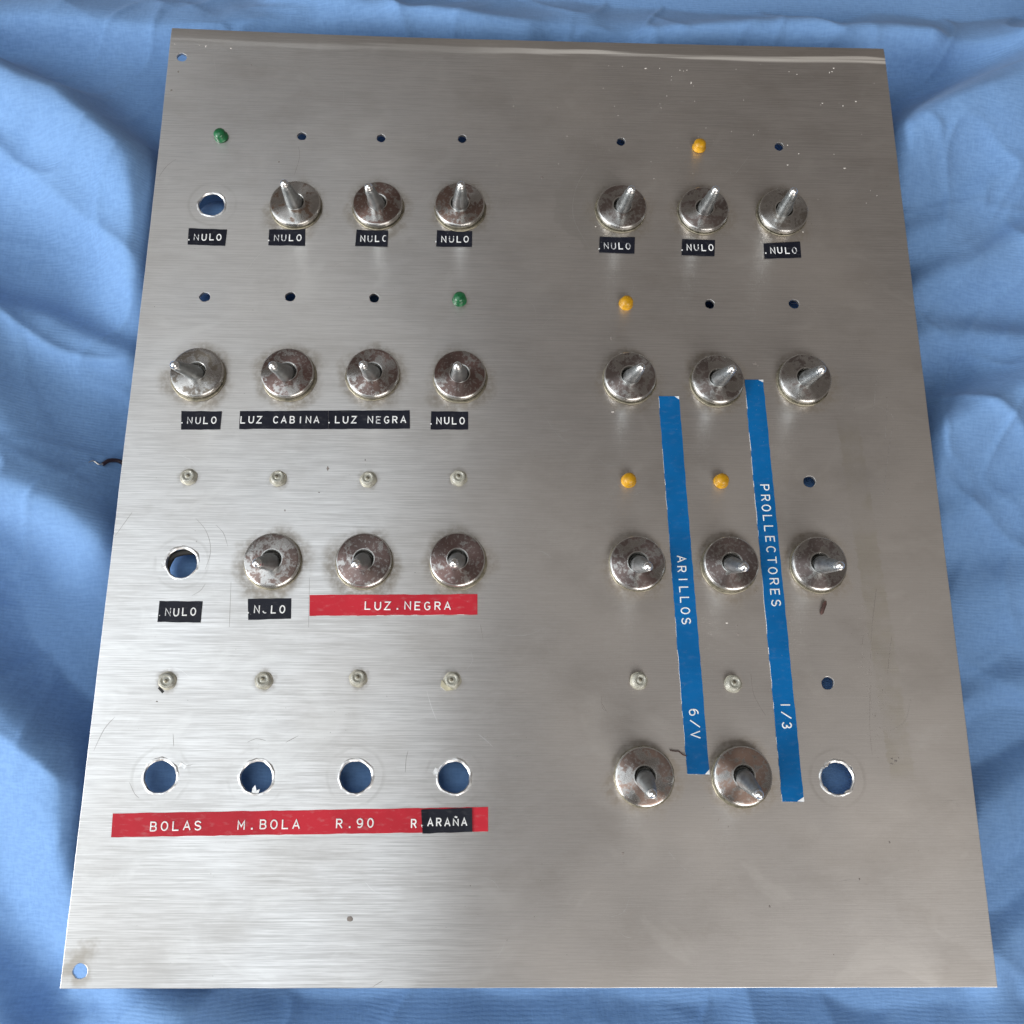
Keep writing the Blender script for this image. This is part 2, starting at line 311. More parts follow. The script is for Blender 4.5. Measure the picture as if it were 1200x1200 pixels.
def cloth_height(X, Y):
    h = 7*vnoise(X+30, Y, 120, 1)+5*vnoise(X, Y, 60, 2)+2.6*vnoise(X, Y, 27, 3)
    u = X+22*vnoise(X, Y, 50, 7); w = Y+22*vnoise(X, Y, 50, 8)
    rid = 1-np.abs(vnoise(u*.6+w*.8, (w*.6-u*.8)*.45, 42, 4))*4; h = h+2.9*np.clip(rid, 0, 1)**3
    rid = 1-np.abs(vnoise(u*.8-w*.5, (w*.8+u*.5)*.5, 25, 5))*4; h = h+1.2*np.clip(rid, 0, 1)**4
    h = h+.5*vnoise(X, Y, 11, 6)
    for pts, A, wr, wl in FOLDS:
        d, s = seg_d(u*.35+X*.65, w*.35+Y*.65, pts); k = .5+.5*s; h = h+1.9*A*np.exp(-(d/(wr*.72*k+wl*.8*(1-k)))**2)
    for pts, A, wd in CREASES:
        d, s = seg_d(X, Y, pts); k = .5+.5*s; h = h+A*np.exp(-(d/(wd*(1+1.2*k)))**1.4)
    rc = np.random.RandomState(21)
    for k in range(96):
        cx, cy = rc.uniform(-300, 300), rc.uniform(-250, 260); al = rc.uniform(0, 3.14); L = rc.uniform(14, 55); bb = rc.uniform(-.4, .4)
        if abs(cx) < 150 and abs(cy) < 190: continue
        p = [(cx-L*math.cos(al-bb)/2, cy-L*math.sin(al-bb)/2), (cx, cy), (cx+L*math.cos(al+bb)/2, cy+L*math.sin(al+bb)/2)]
        d, s = seg_d(X, Y, p); t = np.clip(1-np.hypot(X-cx, Y-cy)/(L*.62), 0, 1); wd = rc.uniform(.9, 2.2)
        h = h+rc.uniform(.45, 1.5)*np.exp(-(d/(wd*(2.5-1.5*s)))**1.3)*t
    h = h-3.0
    # pressed down by the panel and its switches, puffed up between them
    q = np.maximum(np.abs(X)-160, np.abs(Y)-195.5)
    inside = sm(10, -14, q)
    under = 1.5+1.2*vnoise(X, Y, 30, 12)
    for x, y, r in NEAR: under = np.maximum(under, 1.5+(24.3 if r == 14 else 22.6)*np.exp(-(np.hypot(X-x, Y-y)/r)**2.6))
    h = h*(1-inside)+under*inside
    lim = 25.0+np.clip(q-1, 0, None)*1.6
    kk = 6.0; h = -kk*np.log(np.exp(-np.clip(h, -50, 200)/kk)+np.exp(-np.clip(lim, -50, 400)/kk))
    for x, y, _, _ in SW:
        d = np.maximum(np.abs(X-x)-6.5, np.abs(Y-y)-10); h = np.where(d < 8, np.minimum(h, .6+np.clip(d, 0, 8)*2.9), h)
    return np.maximum(h, .25)
def build_cloth():
    fine = np.arange(-300, 300.1, 1.3); outer = [300]
    while outer[-1] < 640: outer.append(outer[-1]+max(2.0, (outer[-1]-300)*.12))
    ax = np.concatenate([-np.array(outer[:0:-1]), fine, np.array(outer[1:])]); n = len(ax)
    X, Y = np.meshgrid(ax, ax); H = cloth_height(X, Y)
    co = np.stack([X, Y, H], -1).reshape(-1, 3)*M
    i = np.arange(n-1); a = (i[:, None]*n+i[None, :]).ravel(); F = np.stack([a, a+1, a+n+1, a+n], 1)
    me = bpy.data.meshes.new('cloth'); me.vertices.add(n*n); me.vertices.foreach_set('co', co.ravel().astype(np.float32))
    me.loops.add(F.size); me.loops.foreach_set('vertex_index', F.ravel().astype(np.int32)); me.polygons.add(len(F)); me.polygons.foreach_set('loop_start', np.arange(0, F.size, 4, dtype=np.int32))
    me.update(); me.validate(); me.shade_smooth(); me.materials.append(MAT['cloth'])
    o = bpy.data.objects.new('cloth', me); COL.objects.link(o); o['kind'] = 'structure'; o['label'] = 'rumpled light blue cotton cloth spread under the metal panel'
build_cloth()

# ------------------------------------------------------------------ the panel
panel = link('control_panel', None, None, (0, 0, PZ/M), label='brushed aluminium control panel with rows of toggle switches and embossed label tapes', category='control panel')
def build_plate():
    cu = bpy.data.curves.new('plate', 'CURVE'); cu.dimensions = '2D'; cu.fill_mode = 'BOTH'; cu.extrude = .60*M; cu.bevel_depth = .14*M; cu.bevel_resolution = 1; cu.resolution_u = 1
    def spl(pts):
        sp = cu.splines.new('POLY'); sp.points.add(len(pts)-1)
        for p, (x, y) in zip(sp.points, pts): p.co = (x*M, y*M, 0, 1)
        sp.use_cyclic_u = True
    R = random.Random(4); w, h = PW/2-.15, PH/2-.15
    out = []
    for (x0, y0), (x1, y1) in (((-w,-h),(w,-h)), ((w,-h),(w,h)), ((w,h),(-w,h)), ((-w,h),(-w,-h))):
        for k in range(40):
            t = k/40; j = .06 if k else .0; out.append((x0+(x1-x0)*t+R.uniform(-j, j), y0+(y1-y0)*t+R.uniform(-j, j)))
    spl(out)
    def hole(x, y, r, rag, n, bites=()):
        ph = R.uniform(0, 6.28); pts = []
        for k in range(n):
            a = 2*math.pi*k/n
            rr = r*(1+rag*(.5*math.sin(2*a+ph)+.35*math.sin(5*a+ph*2)+R.uniform(-.4, .4)))
            for ba, bw, bd in bites:
                da = abs((a-ba+math.pi) % (2*math.pi)-math.pi); rr += bd*(.5+.5*math.cos(math.pi*min(1, da/bw)))
            pts.append((x+rr*math.cos(a), y+rr*math.sin(a)))
        spl(pts)
    BT = {1: [(2.5,.3,.6),(4.5,.3,.8),(1.2,.25,.5)], 2: [(.5,.15,.5)], 3: [(3.7,.25,.6)], 5: [(2.8,.25,1.0),(5.6,.3,.7)], 6: [(.6,.35,.6),(2.2,.4,-.5),(3.9,.4,-.5),(5.3,.3,-.7),(1.3,.3,.5)]}
    for i, (x, y, r) in enumerate(BIG): hole(x, y, r, .025 if i != 6 else .05, 64, BT.get(i, ()))
    for x, y, r in SMALL: hole(x, y, r, .08, 18)
    for x, y, _, _ in SW: hole(x, y, 6.0, .0, 24)
    for _, x, y in LED: hole(x, y, 2.5, .03, 18)
    t = bpy.data.objects.new('tmp', cu); COL.objects.link(t); dg = bpy.context.evaluated_depsgraph_get()
    me = bpy.data.meshes.new_from_object(t.evaluated_get(dg)); bpy.data.objects.remove(t)
    bm = bmesh.new(); bm.from_mesh(me); bmesh.ops.remove_doubles(bm, verts=bm.verts, dist=1e-6)
    bmesh.ops.recalc_face_normals(bm, faces=bm.faces)
    for k in range(-15, 16): bmesh.ops.bisect_plane(bm, geom=bm.verts[:]+bm.edges[:]+bm.faces[:], plane_co=(k*.010, 0, 0), plane_no=(1, 0, 0), dist=1e-7)
    for y in list(range(-190, 181, 10))+[184, 187, 188.5, 190, 192]: bmesh.ops.bisect_plane(bm, geom=bm.verts[:]+bm.edges[:]+bm.faces[:], plane_co=(0, y*M, 0), plane_no=(0, 1, 0), dist=1e-7)
    for f in bm.faces: f.material_index = 0 if abs(f.normal.z) > .9 else 1
    for v in bm.verts: v.co.z += (-.74+plate_z(v.co.x/M, v.co.y/M))*M
    me2 = bpy.data.meshes.new('plate'); bm.to_mesh(me2); bm.free(); me2.materials.append(MAT['plate']); me2.materials.append(MAT['rim'])
    me2.shade_smooth(); me2.set_sharp_from_angle(angle=math.radians(9))
    link('plate', me2, panel)
build_plate()

# ------------------------------------------------------------------ toggle switches
def mk_switch_meshes():
    v, f = [], []
    box(0, 0, -14.5, 12.6, 19.5, 21, v, f)
    for y in (-5.5, 0, 5.5): box(0, y, -26.4, 4.2, .8, 2.8, v, f)
    b = merge((v, f), lathe([(5.7,-4.2),(5.7,-.3),(5.7,1.2),(4.0,1.2),(4.0,.6)], 28))
    body = mesh('toggle_switch', b[0], b[1], MAT['body'], None, 30)
    # round ring nut: knurled side, bright chamfer, slightly conical turned face, bored centre
    seg = 72
    prof = [(9.6,.55),(10.35,.75),(10.5,1.0),(10.5,2.35),(10.42,2.5),(10.0,2.62),(10.42,2.75),(10.5,2.95),(10.42,3.2),(10.15,3.42),(9.3,3.62),(7.2,3.88),(4.7,4.18),(3.9,4.22),(3.72,4.1),(3.62,3.5),(3.62,1.3)]
    kn = lambda i, k: 1-.012*(k % 2) if 1 < i < 4 else 1
    v, f = lathe(prof, seg, False, kn); nut = mesh('round_nut', v, f, MAT['nut'], None, 28)
    v, f = lathe([(10.2,.0),(10.9,.1),(11.0,.45),(10.8,.6),(9.0,.62)], 48, False, lambda i, k: 1+.006*math.sin(k*1.9)+.006*math.sin(k*.7)); wash = mesh('washer', v, f, MAT['washer'], None, 30)
    v, f = lathe([(3.61,1.25),(3.4,1.9),(3.1,3.0),(2.9,3.3),(2.5,2.5),(0.05,2.4)], 28); cav = mesh('bushing', v, f, [MAT['dark'], MAT['bush']], None, 30)
    L = [(2.0,0),(2.4,1.0),(2.85,2.4),(3.05,4.2),(3.1,6.0),(2.9,9),(2.62,12),(2.3,16),(2.0,20),(1.76,22.6),(1.58,23.9),(1.32,24.1),(1.32,24.35),(1.55,24.55),(1.56,25.2),(1.42,25.9),(1.05,26.5),(.55,26.85),(.12,26.95)]
    v, f = lathe(L, 20)
    v = [(x*1.1, y*(.98 if .002 < z < .02 else 1.1), z) for x, y, z in v]
    fm = [1 if (sum(v[i][2] for i in q)/len(q)) > .02405 else 0 for q in f]
    lev = mesh('lever', v, f, [MAT['lever'], MAT['tip']], fm, 85)
    return body, nut, wash, cav, lev
B_, N_, W_, C_, L_ = mk_switch_meshes()
R = random.Random(11)
TARN = [((.20,.105,.055),.62),((.17,.065,.04),.85),((.19,.09,.06),.72),((.19,.13,.115),.74),((.18,.125,.115),.74),((.24,.21,.18),.62),
 ((.30,.26,.20),.66),((.17,.065,.05),.80),((.18,.08,.06),.74),((.16,.06,.045),.85),((.20,.145,.135),.72),((.20,.15,.14),.72),((.22,.175,.165),.66),
 ((.21,.12,.10),.70),((.19,.10,.09),.82),((.17,.07,.06),.88),((.19,.115,.11),.70),((.18,.12,.115),.76),((.20,.15,.15),.70),
 ((.40,.26,.21),.66),((.42,.27,.21),.74)]
sw0 = None
for i, (x, y, tx, ty) in enumerate(SW):
    if sw0 is None:
        o = link('toggle_switch', B_, panel); kids = [link('washer', W_, o), link('round_nut', N_, o), link('bushing', C_, o), link('lever', L_, o)]; sw0 = o, kids
    else:
        o = sw0[0].copy(); COL.objects.link(o); o.parent = panel
        kids = []
        for k in sw0[1]:
            c = k.copy(); COL.objects.link(c); c.parent = o; kids.append(c)
    o.location = (x*M, y*M, plate_z(x, y)*M)
    wz, nt, cv, lv = kids
    wz.location = (R.uniform(-.4,.4)*M, (-.1+R.uniform(-.4,.3))*M, .02*M); wz.rotation_euler = (0, 0, R.uniform(0, 6))
    nt.rotation_euler = (math.radians(R.uniform(-.8,.8)), math.radians(R.uniform(-.8,.8)), R.uniform(0, 6)); nt.location.z = .12*M
    c, a = TARN[i]; nt.color = (c[0]*.72+.015, c[1]*.70+.012, c[2]*.68+.01, a*(.88 if i < 16 else .95))
    d = Vector((tx-x, ty-y, 26.0)); lv.location = (0, 0, .9*M)
    lv.rotation_euler = (Vector((0,0,1)).rotation_difference(d.normalized()).to_matrix() @ Matrix.Rotation(R.uniform(0, 3.1), 3, 'Z')).to_euler(); lv.scale = [d.length/26.95]*3
    cv.location.z = 0
for p in C_.polygons: p.material_index = 1 if .0019 < p.center.z and math.hypot(p.center.x, p.center.y) > .0026 else 0

# ------------------------------------------------------------------ indicator lights
def led_mesh(kind, flat):
    if flat: prof = [(2.45,-5),(2.45,0),(2.95,.05),(3.0,.5),(2.7,.8),(2.6,2.0),(2.35,2.5),(1.9,2.6),(1.7,2.35),(1.1,2.3),(.9,2.55),(.45,2.6),(.3,2.3),(.05,2.2)]
    else: prof = [(2.45,-5),(2.45,0),(2.95,.05),(3.0,.6),(2.65,.9),(2.6,2.2),(2.5,2.45),(2.6,2.6),(2.45,3.1),(2.0,3.6),(1.3,3.95),(.6,4.1),(.05,4.12)]
    v, f = lathe(prof, 28, True, lambda i, k: 1+.012*math.sin(k*2.3+i)); return mesh('indicator_light', v, f, MAT[kind], None, 50)
LM = {('green',0): led_mesh('green', 0), ('yellow',0): led_mesh('yellow', 0), ('clear',1): led_mesh('clear', 1)}
v, f = lathe([(2.2,0),(3.25,0.02),(3.35,.3),(3.1,.55),(2.7,.6)], 28, False, lambda i, k: 1+.03*math.sin(k*1.3)); RG = mesh('lens_ring', v, f, MAT['clearring'], None, 40)
v, f = lathe([(.75,2.35),(.7,2.62),(.45,2.75),(.05,2.78)], 14); DT = mesh('lens_core', v, f, MAT['washer'], None, 50)
names = dict(green='green plastic indicator light', yellow='amber plastic indicator light', clear='clouded clear indicator light')
for kind, x, y in LED:
    flat = 1 if kind == 'clear' else 0
    o = link('indicator_light', LM[(kind, flat)], panel, (x, y, plate_z(x, y)), (math.radians(R.uniform(-5,5)), math.radians(R.uniform(-5,5)), R.uniform(0,6)), label=names[kind])
    if flat:
        link('lens_ring', RG, o); link('lens_core', DT, o, (R.uniform(-.3,.3), R.uniform(-.3,.3), 0))

# ------------------------------------------------------------------ embossed label tapes
def arc(cx, cy, rx, ry, a0, a1, n=8): return [(cx+rx*math.cos(math.radians(a0+(a1-a0)*k/n)), cy+ry*math.sin(math.radians(a0+(a1-a0)*k/n))) for k in range(n+1)]
G = {
'N': [[(.05,0),(.05,1),(.95,0),(.95,1)]], 'U': [[(.05,1),(.05,.4)]+arc(.5,.38,.45,.38,180,360)+[(.95,1)]],
'L': [[(.1,1),(.1,0),(.9,0)]], 'O': [arc(.5,.5,.46,.5,90,450,16)], 'Z': [[(.05,1),(.95,1),(.05,0),(.95,0)]],
'C': [arc(.52,.5,.47,.5,45,315,14)], 'A': [[(.02,0),(.5,1),(.98,0)],[(.2,.33),(.8,.33)]], 'I': [[(.5,0),(.5,1)]],
'B': [[(.1,0),(.1,1),(.55,1)]+arc(.6,.76,.28,.24,90,-90,6)+[(.1,.52)],[(.55,.52)]+arc(.62,.26,.32,.26,90,-90,6)+[(.1,0)]],
'E': [[(.9,1),(.1,1),(.1,0),(.9,0)],[(.1,.52),(.78,.52)]], 'G': [arc(.52,.5,.47,.5,50,320,14)+[(.9,.44),(.58,.44)]],
'R': [[(.1,0),(.1,1),(.6,1)]+arc(.62,.75,.3,.25,90,-90,6)+[(.1,.5)],[(.52,.5),(.93,0)]],
'S': [arc(.5,.75,.4,.25,20,270,8)+arc(.5,.25,.42,.25,90,-160,8)], 'M': [[(.04,0),(.04,1),(.5,.35),(.96,1),(.96,0)]],
'P': [[(.1,0),(.1,1),(.6,1)]+arc(.62,.73,.3,.27,90,-90,6)+[(.1,.46)]], 'T': [[(.02,1),(.98,1)],[(.5,1),(.5,0)]],
'9': [arc(.5,.68,.42,.32,-10,350,12)+arc(.45,.5,.47,.5,20,-120,8)], '0': [arc(.5,.5,.42,.5,90,450,16)],
'6': [arc(.5,.32,.42,.32,170,530,12)+arc(.56,.5,.5,.5,180,70,8)], '/': [[(.0,-.02),(1,1.02)]], 'V': [[(.02,1),(.5,0),(.98,1)]],
'1': [[(.5,0),(.5,1)]], '3': [arc(.46,.75,.38,.25,160,-90,8)+arc(.46,.25,.44,.25,90,-160,8)], '.': [[(.42,.05),(.58,.05)]],
'Ñ': [[(.05,0),(.05,.82),(.95,0),(.95,.82)],[(.3,1.08),(.45,1.16),(.6,1.06),(.72,1.14)]], ' ': []}
def stroke(pts, w, h, V, F, FM, mi, z0):
    P = [np.array(p, float) for p in pts]
    closed = np.linalg.norm(P[0]-P[-1]) < 1e-3
    if not closed:
        a = P[0]-P[1]; P[0] = P[0]+a/np.linalg.norm(a)*w*.35; a = P[-1]-P[-2]; P[-1] = P[-1]+a/np.linalg.norm(a)*w*.35
    n0 = len(V); n = len(P); prof = [(-1,0),(-.8,.75),(-.35,1),(.35,1),(.8,.75),(1,0)]
    for i, p in enumerate(P):
        t0 = P[i]-P[i-1] if i > 0 else (P[-1]-P[-2] if closed else P[1]-P[0]); t1 = P[i+1]-P[i] if i < n-1 else (P[1]-P[0] if closed else t0)
        t0 = t0/max(1e-6, np.linalg.norm(t0)); t1 = t1/max(1e-6, np.linalg.norm(t1))
        n_ = np.array([-(t0+t1)[1], (t0+t1)[0]]); l = np.linalg.norm(n_)
        n_ = n_/l if l > 1e-6 else np.array([-t0[1], t0[0]]); k = min(1.9, 1/max(.3, abs(n_ @ np.array([-t0[1], t0[0]]))))
        for a, b in prof:
            q = p+n_*a*w*k; V.append((q[0]*M, q[1]*M, (z0+b*h+plate_z(q[0], q[1]))*M))
    m = len(prof)
    for i in range(n-1):
        for j in range(m-1): F.append((n0+i*m+j, n0+i*m+j+1, n0+(i+1)*m+j+1, n0+(i+1)*m+j)); FM.append(mi)
    F.append(tuple(n0+j for j in range(m))); FM.append(mi); F.append(tuple(n0+(n-1)*m+j for j in range(m-1, -1, -1))); FM.append(mi)
TZ = .22
TAPES = [ # colour, corners TL TR BR BL, [(text, baseline start, baseline end, cap height, wear per letter)]
('black', [(-143.82,95.77),(-127.93,95.55),(-128.17,87.91),(-143.61,88.15)], [('.NULO',(-144.41,90.1),(-129.63,90.55),2.75,'21222')]),
('black', [(-110.44,95.93),(-95.4,96.39),(-95.06,88.61),(-110.3,88.57)], [('.NULO',(-111.44,90.66),(-96.57,90.98),2.75,'21122')]),
('black', [(-73.94,96.57),(-60.66,96.43),(-60.75,88.77),(-74.2,88.91)], [('.NULO',(-75.29,90.86),(-60.84,91.17),2.75,'22122')]),
('black', [(-40.23,96.88),(-25.4,96.77),(-25.42,89.37),(-40.43,89.33)], [('.NULO',(-41.6,91.29),(-26.57,91.47),2.7,'22122')]),
('black', [(28.39,95.21),(43.34,95.24),(42.85,87.53),(27.98,87.79)], [('.NULO',(26.88,89.33),(41.53,89.64),2.8,'21121')]),
('black', [(63.39,94.81),(77.38,94.67),(76.72,87.1),(62.8,87.24)], [('.NULO',(61.88,89.49),(76.6,89.66),2.75,'22122')]),
('black', [(98.09,93.68),(113.76,94.87),(113.68,87.3),(97.98,86.41)], [('.NULO',(97.38,88.81),(112.31,89.26),2.75,'22221')]),
('black', [(-139.13,13.76),(-123.31,13.88),(-123.38,6.29),(-138.51,5.95)], [('.NULO',(-139.68,8.44),(-124.87,8.66),2.66,'21122')]),
('black', [(-116.17,14.11),(-81.46,14.77),(-81.04,7.04),(-115.93,6.53)], [('LUZ CABINA',(-115.89,9.05),(-84.47,9.52),2.7,'2222222222')]),
('black', [(-81.34,14.77),(-49.16,15.39),(-48.8,7.64),(-80.92,7.04)], [('.LUZ NEGRA',(-82.0,9.55),(-50.29,10.02),2.7,'2222221222')]),
('black', [(-40.6,15.01),(-25.86,15.11),(-25.74,7.59),(-40.64,7.38)], [('.NULO',(-41.65,9.64),(-26.96,9.99),2.67,'22222')]),
('black', [(-139.92,-62.68),(-124.07,-62.65),(-124.13,-70.67),(-139.9,-70.59)], [('.NULO',(-140.67,-68.34),(-125.81,-67.99),2.7,'21222')]),
('black', [(-107.26,-61.58),(-91.11,-61.2),(-90.73,-68.92),(-106.54,-69.51)], [('.NULO',(-107.96,-66.92),(-92.87,-66.79),2.7,'22022')]),
('red', [(-84.27,-59.88),(-21.24,-58.94),(-21.14,-66.73),(-83.91,-67.84)], [('LUZ.NEGRA',(-63.76,-65.17),(-31.05,-64.88),2.85,'222222222')]),
('red', [(-148.58,-138.89),(-16.46,-136.24),(-16.37,-144.62),(-148.27,-146.92)], [('BOLAS',(-135.34,-144.71),(-116.94,-144.2),2.89,'22222'),('M.BOLA',(-104.78,-144.06),(-82.67,-143.65),2.89,'222222'),('R.90',(-70.31,-143.5),(-56.61,-143.23),2.89,'2222'),('R.',(-43.95,-143.31),(-38.4,-143.18),2.75,'22')]),
('black', [(-40.26,-137.26),(-22.17,-136.61),(-21.94,-144.75),(-39.55,-145.37)], [('.ARAÑA',(-40.95,-142.84),(-23.66,-142.56),2.55,'222222')]),
('blue', [(50.63,22.91),(58.86,23.04),(63.65,-124.71),(55.49,-124.54)], [('ARILLOS',(55.2,-42.93),(56.14,-70.06),3.2,'2222222'),('6/V',(57.45,-101.04),(57.72,-112.12),3.2,'222')]),
('blue', [(86.02,30.68),(93.57,30.81),(97.37,-134.06),(89.46,-134.09)], [('PROLLECTORES',(89.4,-13.57),(90.87,-62.88),3.3,'222222222222'),('1/3',(91.53,-98.18),(91.64,-108.42),3.3,'222')]),
]
def build_tape(idx, col, Q, texts):
    RR = random.Random(idx*7+1); z0 = .06+(TZ if (idx == 15) else 0)
    tl, tr, br, bl = [np.array(q) for q in Q]
    du, dv = np.linalg.norm(tr-tl), np.linalg.norm(bl-tl)
    nu, nv = (max(2, int(du/2.5)), 2) if du > dv else (2, max(2, int(dv/2.5)))
    V, F, FM = [], [], []
    up = [[None]*(nv+1) for _ in range(nu+1)]
    lift = RR.uniform(.0, .25)
    for i in range(nu+1):
        for j in range(nv+1):
            u, v = i/nu, j/nv
            p = (tl*(1-u)+tr*u)*(1-v)+(bl*(1-u)+br*u)*v
            if du > dv and j in (0, nv) and 0 < i < nu: p = p+np.array([0, RR.uniform(-.10, .10)])
            if du <= dv and i in (0, nu) and 0 < j < nv: p = p+np.array([RR.uniform(-.12, .12), 0])
            lz = lift*(max(0, abs(2*u-1)-.8)/.2)**2*(1 if du > dv else 0)+(lift*(max(0, abs(2*v-1)-.95)/.05)**2 if du <= dv else 0)
            up[i][j] = (p, lz)
    def add(p, z): V.append((p[0]*M, p[1]*M, (z+plate_z(p[0], p[1]))*M)); return len(V)-1
    T = [[add(up[i][j][0], z0+TZ+up[i][j][1]) for j in range(nv+1)] for i in range(nu+1)]
    Bt = [[add(up[i][j][0], z0-.03+up[i][j][1]) for j in range(nv+1)] for i in range(nu+1)]
    for i in range(nu):
        for j in range(nv): F.append((T[i][j], T[i+1][j], T[i+1][j+1], T[i][j+1])); FM.append(0)
    bd = [(i, 0) for i in range(nu)]+[(nu, j) for j in range(nv)]+[(i, nv) for i in range(nu, 0, -1)]+[(0, j) for j in range(nv, 0, -1)]
    for k, (i, j) in enumerate(bd):
        a, b = bd[(k+1) % len(bd)]; F.append((T[i][j], T[a][b], Bt[a][b], Bt[i][j])); FM.append(1 if col != 'black' and RR.random() < .55 else 0)
    # torn white corner of the blue tapes
    if col == 'blue':
        for cpt, sx, sy in ((tr, -1, -1), (br, -1, 1)):
            a = cpt+np.array([.02, 0]); b = cpt+np.array([sx*RR.uniform(1.4, 2.6), sy*.1]); c = cpt+np.array([.02, sy*RR.uniform(.8, 1.8)])
            n = len(V)
            for q in (a, b, c): add(q, z0+TZ+.05+lift)
            for q in (a, b, c): add(q, z0+TZ-.02)
            F += [(n, n+1, n+2), (n+3, n+5, n+4), (n, n+3, n+4, n+1), (n+1, n+4, n+5, n+2), (n+2, n+5, n+3, n)]; FM += [1]*5
    words = ' / '.join(t[0].strip('.') for t in texts)
    tape = link('label_tape', mesh('label_tape', V, F, [MAT[col], MAT['stress']], FM), panel, label='%s embossed tape reading %s' % (col, words.replace('1/3', '1/3')))
    for txt, a, b, cap, wear in texts:
        V, F, FM = [], [], []
        a = np.array(a); b = np.array(b); L = np.linalg.norm(b-a); ex = (b-a)/L; ey = np.array([-ex[1], ex[0]]); pitch = L/(len(txt)-1+.76); gw = pitch*.76
        for k, ch in enumerate(txt):
            wr = int(wear[k]); jx, jy = RR.uniform(-.08, .08), RR.uniform(-.12, .12)
            for s_i, st in enumerate(G[ch]):
                if wr == 0 and ch != '.': st = st[3:8]
                sw = (.245 if wr == 2 else .21)*(1.35 if ch == '.' else 1)
                pts = []
                for (gx, gy) in st:
                    g = .10+.80*gx
                    q = a+ex*(pitch*k+gw*g+jx)+ey*(cap*gy+jy); pts.append(q)
                stroke(pts, sw, .16 if wr == 2 else .10, V, F, FM, 0 if wr == 2 else 1, z0+TZ-.01+(.02 if lift > .1 else 0))
        link('lettering', mesh('lettering', V, F, [MAT['white'], MAT['worn']], FM, 60), tape)
for i, (c, q, t) in enumerate(TAPES): build_tape(i, c, q, t)

# ------------------------------------------------------------------ scratches, flecks and grime that belong to the plate
LINES = [('d',[(-114.1,-55.1),(-113.3,-72.3)]),('d',[(-84.8,-53.2),(-84.0,-72.1)]),('d',[(-20.0,-70.5),(-19.0,-76.0)]),('d',[(-55.0,-195.0),(-51.6,-193.1)]),('d',[(-100.1,18.6),(-98.2,23.0)]),
('d',[(-158.7,120.0),(-155.7,125.5),(-152.1,129.0)]),('d',[(-157.9,-117.4),(-155.1,-109.9),(-151.7,-105.4)]),('d',[(-144.0,-128.3),(-141.8,-132.1),(-140.1,-133.6)]),('d',[(-101.6,122.6),(-100.0,131.1),(-100.7,136.7)]),
('d',[(-46.3,-124.4),(-46.2,-119.9),(-45.6,-116.9)]),('d',[(-129.6,-115.8),(-130.3,-111.3)]),('d',[(131.6,-55.4),(130.5,-60.4),(128.5,-70.3),(125.8,-88.0)]),('d',[(124.9,-73.5),(123.9,-77.8)]),('d',[(125.8,-91.2),(124.0,-106.8),(123.9,-117.6)]),
('d',[(130.9,22.2),(129.9,18.5)]),('d',[(81.1,-88.3),(81.8,-96.2),(85.5,-103.4)]),('d',[(-129.7,-30.2),(-125.7,-34.5),(-123.3,-39.9),(-122.9,-45.2),(-124.3,-50.6)]),('d',[(-121.7,-32.8),(-118.5,-36.1),(-116.5,-41.2)]),('d',[(-128.2,-60.5),(-125.2,-58.5),(-123.6,-55.8)]),
('d',[(25.0,-96.6),(25.3,-101.2),(27.1,-102.2)]),('d',[(27.1,-102.8),(24.7,-98.8)]),('d',[(132.6,-88.0),(133.9,-81.6),(135.7,-73.5)]),('d',[(-89.7,-114.1),(-85.3,-111.7)]),('d',[(-153.9,-28.1),(-159.3,-37.6)]),('d',[(-103.5,-114.2),(-100.5,-112.9),(-96.8,-113.5)]),('d',[(-126.6,-121.0),(-124.2,-122.4),(-122.4,-122.0)]),
('l',[(144.8,11.3),(141.3,-3.3),(138.1,-17.5)]),('l',[(143.9,22.4),(141.0,4.0)]),('l',[(140.8,33.7),(137.9,18.6)]),('l',[(-20.4,-110.7),(-17.3,-113.1),(-14.8,-115.5)]),('l',[(-39.4,-95.4),(-37.4,-101.6),(-35.4,-106.2)]),('l',[(-53.8,120.0),(-37.7,121.6),(-23.3,120.0)]),
('l',[(51.4,159.8),(62.9,163.7),(78.2,165.4)]),('l',[(95.5,138.1),(87.4,127.1),(85.6,129.2)]),('l',[(24.5,129.9),(18.8,119.1),(17.4,104.5),(23.7,90.3)])]
def ribbon(pts, w, z, V, F):
    P = smooth_path(pts, 5) if len(pts) > 2 else [tuple(np.array(pts[0])*(1-t/5)+np.array(pts[1])*t/5) for t in range(6)]
    P = [np.array(p) for p in P]; n = len(P); n0 = len(V)
    for i, p in enumerate(P):
        t = P[min(i+1, n-1)]-P[max(i-1, 0)]; t = t/max(1e-6, np.linalg.norm(t)); nn = np.array([-t[1], t[0]]); ww = w*math.sin(math.pi*(i+.6)/(n+.2))**.5*R.uniform(.6, 1.1)
        for s_ in (-1, 1):
            q = p+nn*s_*ww/2; V.append((q[0]*M, q[1]*M, (plate_z(q[0], q[1])+z)*M))
    for i in range(n-1): F.append((n0+2*i, n0+2*i+1, n0+2*i+3, n0+2*i+2))
Vd, Fd, Vl, Fl = [], [], [], []
for k, pts in LINES: ribbon(pts, .15 if k == 'd' else .14, .03, *((Vd, Fd) if k == 'd' else (Vl, Fl)))
